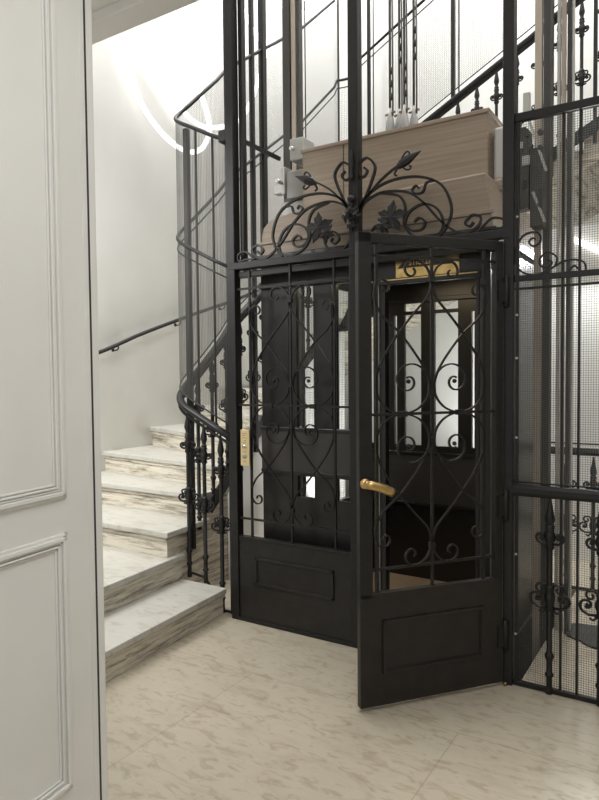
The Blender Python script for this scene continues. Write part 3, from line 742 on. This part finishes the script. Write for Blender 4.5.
SG('gear_box', (-.085, 0, .05, -.01, .10, .46), 'rail_dk'); SG('gear_box', (-.005, .02, -.05, .06, .12, .36), 'rail_dk')
SG('gear_label', (-.07, -.006, .36, -.035, 0, .395), 'steel_lt'); SG('gear_label', (-.04, -.006, .27, .0, 0, .32), 'steel_lt'); SG('bracket_plate', (-.045, .03, .52, -.01, .06, .66), 'steel_lt')
B().bar((-.01, -.02, .52), (.085, -.02, .22), .018, .012).make('lever', 'steel_lt', t); B().bar((.02, -.02, .12), (.08, -.02, -.04), .02, .012).make('lever', 'steel_lt', t)
for z in (.05, .14, .25, .34, .42): B().lathe([(.014, -.02), (.016, 0), (.012, .012)], (.055, -.01, z), 8, 'y').make('roller', 'rail_dk', t)
for x, z in ((-.05, .48), (-.01, .42), (.01, .36)): B().lathe([(.010, -.02), (.012, 0), (.008, .012)], (x, -.01, z), 8, 'y').make('stud', 'rail_dk', t)
b = B(); b.bar((-.957, .30, 2.994), (-.873, .60, 2.945), .022, .022); o = b.make('bracket_arm', 'iron'); 
tag(o, 'dark iron strut tying the left guide rail to the screen', 'bracket')
# ------------------------------------------------------------------ suspension ropes
for i, (x, y) in enumerate(((-.105, .70), (-.06, .74), (-.01, .70), (.035, .745))):
    t = thing('suspension_rope', 'steel rope with cast socket, ' + ('leftmost', 'second from left', 'third from left', 'rightmost')[i] + ' of four above the oak box', 'lift rope', (x, y, 2.895), 0, 'suspension ropes on the lift roof')
    b = B(); b.tube([(.0, 0, .22), (0, 0, 3.1)], .0075, 6); b.tube([(.018, 0, .2), (.016, 0, .9), (.004, 0, 1.0)], .005, 6); b.make('rope', 'rope', t)
    b = B(); b.lathe([(.020, 0), (.024, .04), (.030, .12), (.026, .17), (.014, .205), (.008, .25)], (0, 0, 0), 10); b.make('socket', 'socket', t)
    b = B(); b.bar((-.035, 0, .212), (.035, 0, .222), .008, .01); b.make('pin', 'copper', t)
    for z in ((.55, .63, .71) if i % 2 else (.40, .48, .32)): B().lathe([(.005, -.022), (.011, -.012), (.011, .012), (.005, .022)], (.008, 0, z), 8).make('rope_clip', 'rail_dk', t)

# ------------------------------------------------------------------ call plate
cp = thing('call_plate', 'brass lift call plate with button and keyhole beside the fixed panel', 'call plate', (-.722, -.03, .945)); cp.scale = (1.22, 1, 1)
b = B().box(-.024, -.006, 0, .028, .006, .215); b.make('plate', 'brass_plate', cp, bevel=.002)
b = B(); b.lathe([(.012, -.006), (.012, -.012), (.008, -.016)], (0, 0, .115), 14, 'y'); b.make('button', 'chrome', cp)
b = B(); b.lathe([(.012, -.006), (.012, -.010), (.009, -.011)], (0, 0, .055), 14, 'y'); b.make('keyhole', 'steel', cp)
b = B()
for x, z, l in ((0, .190, .022), (-.005, .178, .014), (-.006, .166, .010), (.010, .163, .006), (.004, .15, .012), (.0, .136, .018), (0, .082, .016), (0, .024, .014)): b.box(x-l/2, -.0068, z, x+l/2, -.006, z+.0022)
b.make('engraving', 'engrave', cp)

# ------------------------------------------------------------------ light sculpture, streak bar and added fill lamps
T = [(-1.62, 2.9, 5.4), (-1.71, 2.8, 5.2), (-1.82, 2.7, 5.13), (-1.92, 2.6, 5.14), (-1.98, 2.5, 5.18), (-1.94, 2.3, 5.18), (-1.89, 2.1, 4.84), (-1.86, 2.0, 4.6), (-1.86, 1.9, 4.49), (-1.89, 1.85, 4.52), (-1.95, 1.8, 4.63), (-2.0, 1.7, 4.8),
     (-1.99, 1.6, 4.88), (-1.96, 1.4, 4.88), (-1.926, 1.25, 4.62), (-2.047, 1.2, 4.504), (-2.083, 1.2, 4.382), (-2.02, 1.2, 4.224), (-1.945, 1.22, 4.122), (-1.891, 1.24, 4.173), (-1.932, 1.25, 4.265), (-2.04, 1.23, 4.312), (-2.108, 1.2, 4.247), (-2.132, 1.2, 4.145),
     (-2.113, 1.2, 3.998), (-2.05, 1.2, 3.816), (-1.998, 1.2, 3.663), (-1.989, 1.2, 3.529), (-2.057, 1.2, 3.425), (-2.17, 1.2, 3.404), (-2.33, 1.23, 3.47), (-2.52, 1.22, 3.62), (-2.66, 1.12, 3.85), (-2.715, 1.05, 4.1), (-2.715, 1.02, 4.30), (-2.71, 1.12, 4.40), (-2.71, 1.28, 4.33), (-2.70, 1.45, 4.20), (-2.69, 1.6, 4.06), (-2.66, 1.78, 3.95), (-2.60, 2.0, 3.95), (-2.50, 2.3, 4.1), (-2.42, 2.5, 4.5), (-2.3, 2.6, 5.2), (-2.3, 2.6, 6.2)]
b = B(); b.tube(crom(T, 4), .021, 8); o = b.make('light_tube', 'neon')
tag(o, 'glowing white looping light tube hanging in the stairwell', 'light')
b = B(); b.bar((.70, 2.33, 2.515), (.90, 2.33, 2.400), .04, .04); o = b.make('wall_bar_light', 'neon')  # tube's reflection on the glossy wall, modelled as a glowing bar
tag(o, 'short glowing white bar light behind the right mesh', 'light')
sl = thing('shaft_lamp', 'small round bulkhead lamp low at the back left of the shaft', 'lamp', (-1.0, 1.84, .0))  # lamp body added to carry the shaft fill
B().box(-.02, -.02, 0, .02, .02, .34).make('post', 'rail_dk', sl); B().lathe([(.07, 0), (.08, .02), (.06, .05), (.0, .055)], (0, 0, .33), 14).make('lamp_glass', 'neon_dim', sl)

ul = thing('under_stair_lamp', 'small round floor lamp under the rear flight behind the lift', 'lamp', (-.3, 2.95, 0))  # lamp body added to carry the fill under the rear flight
B().box(-.10, -.10, 0, .10, .10, .03).make('base', 'rail_dk', ul, bevel=.004); B().box(-.02, -.02, .03, .02, .02, .34).make('post', 'rail_dk', ul); B().lathe([(.07, 0), (.09, .02), (.07, .05), (.0, .055)], (0, 0, .33), 14).make('lamp_glass', 'neon_dim', ul)
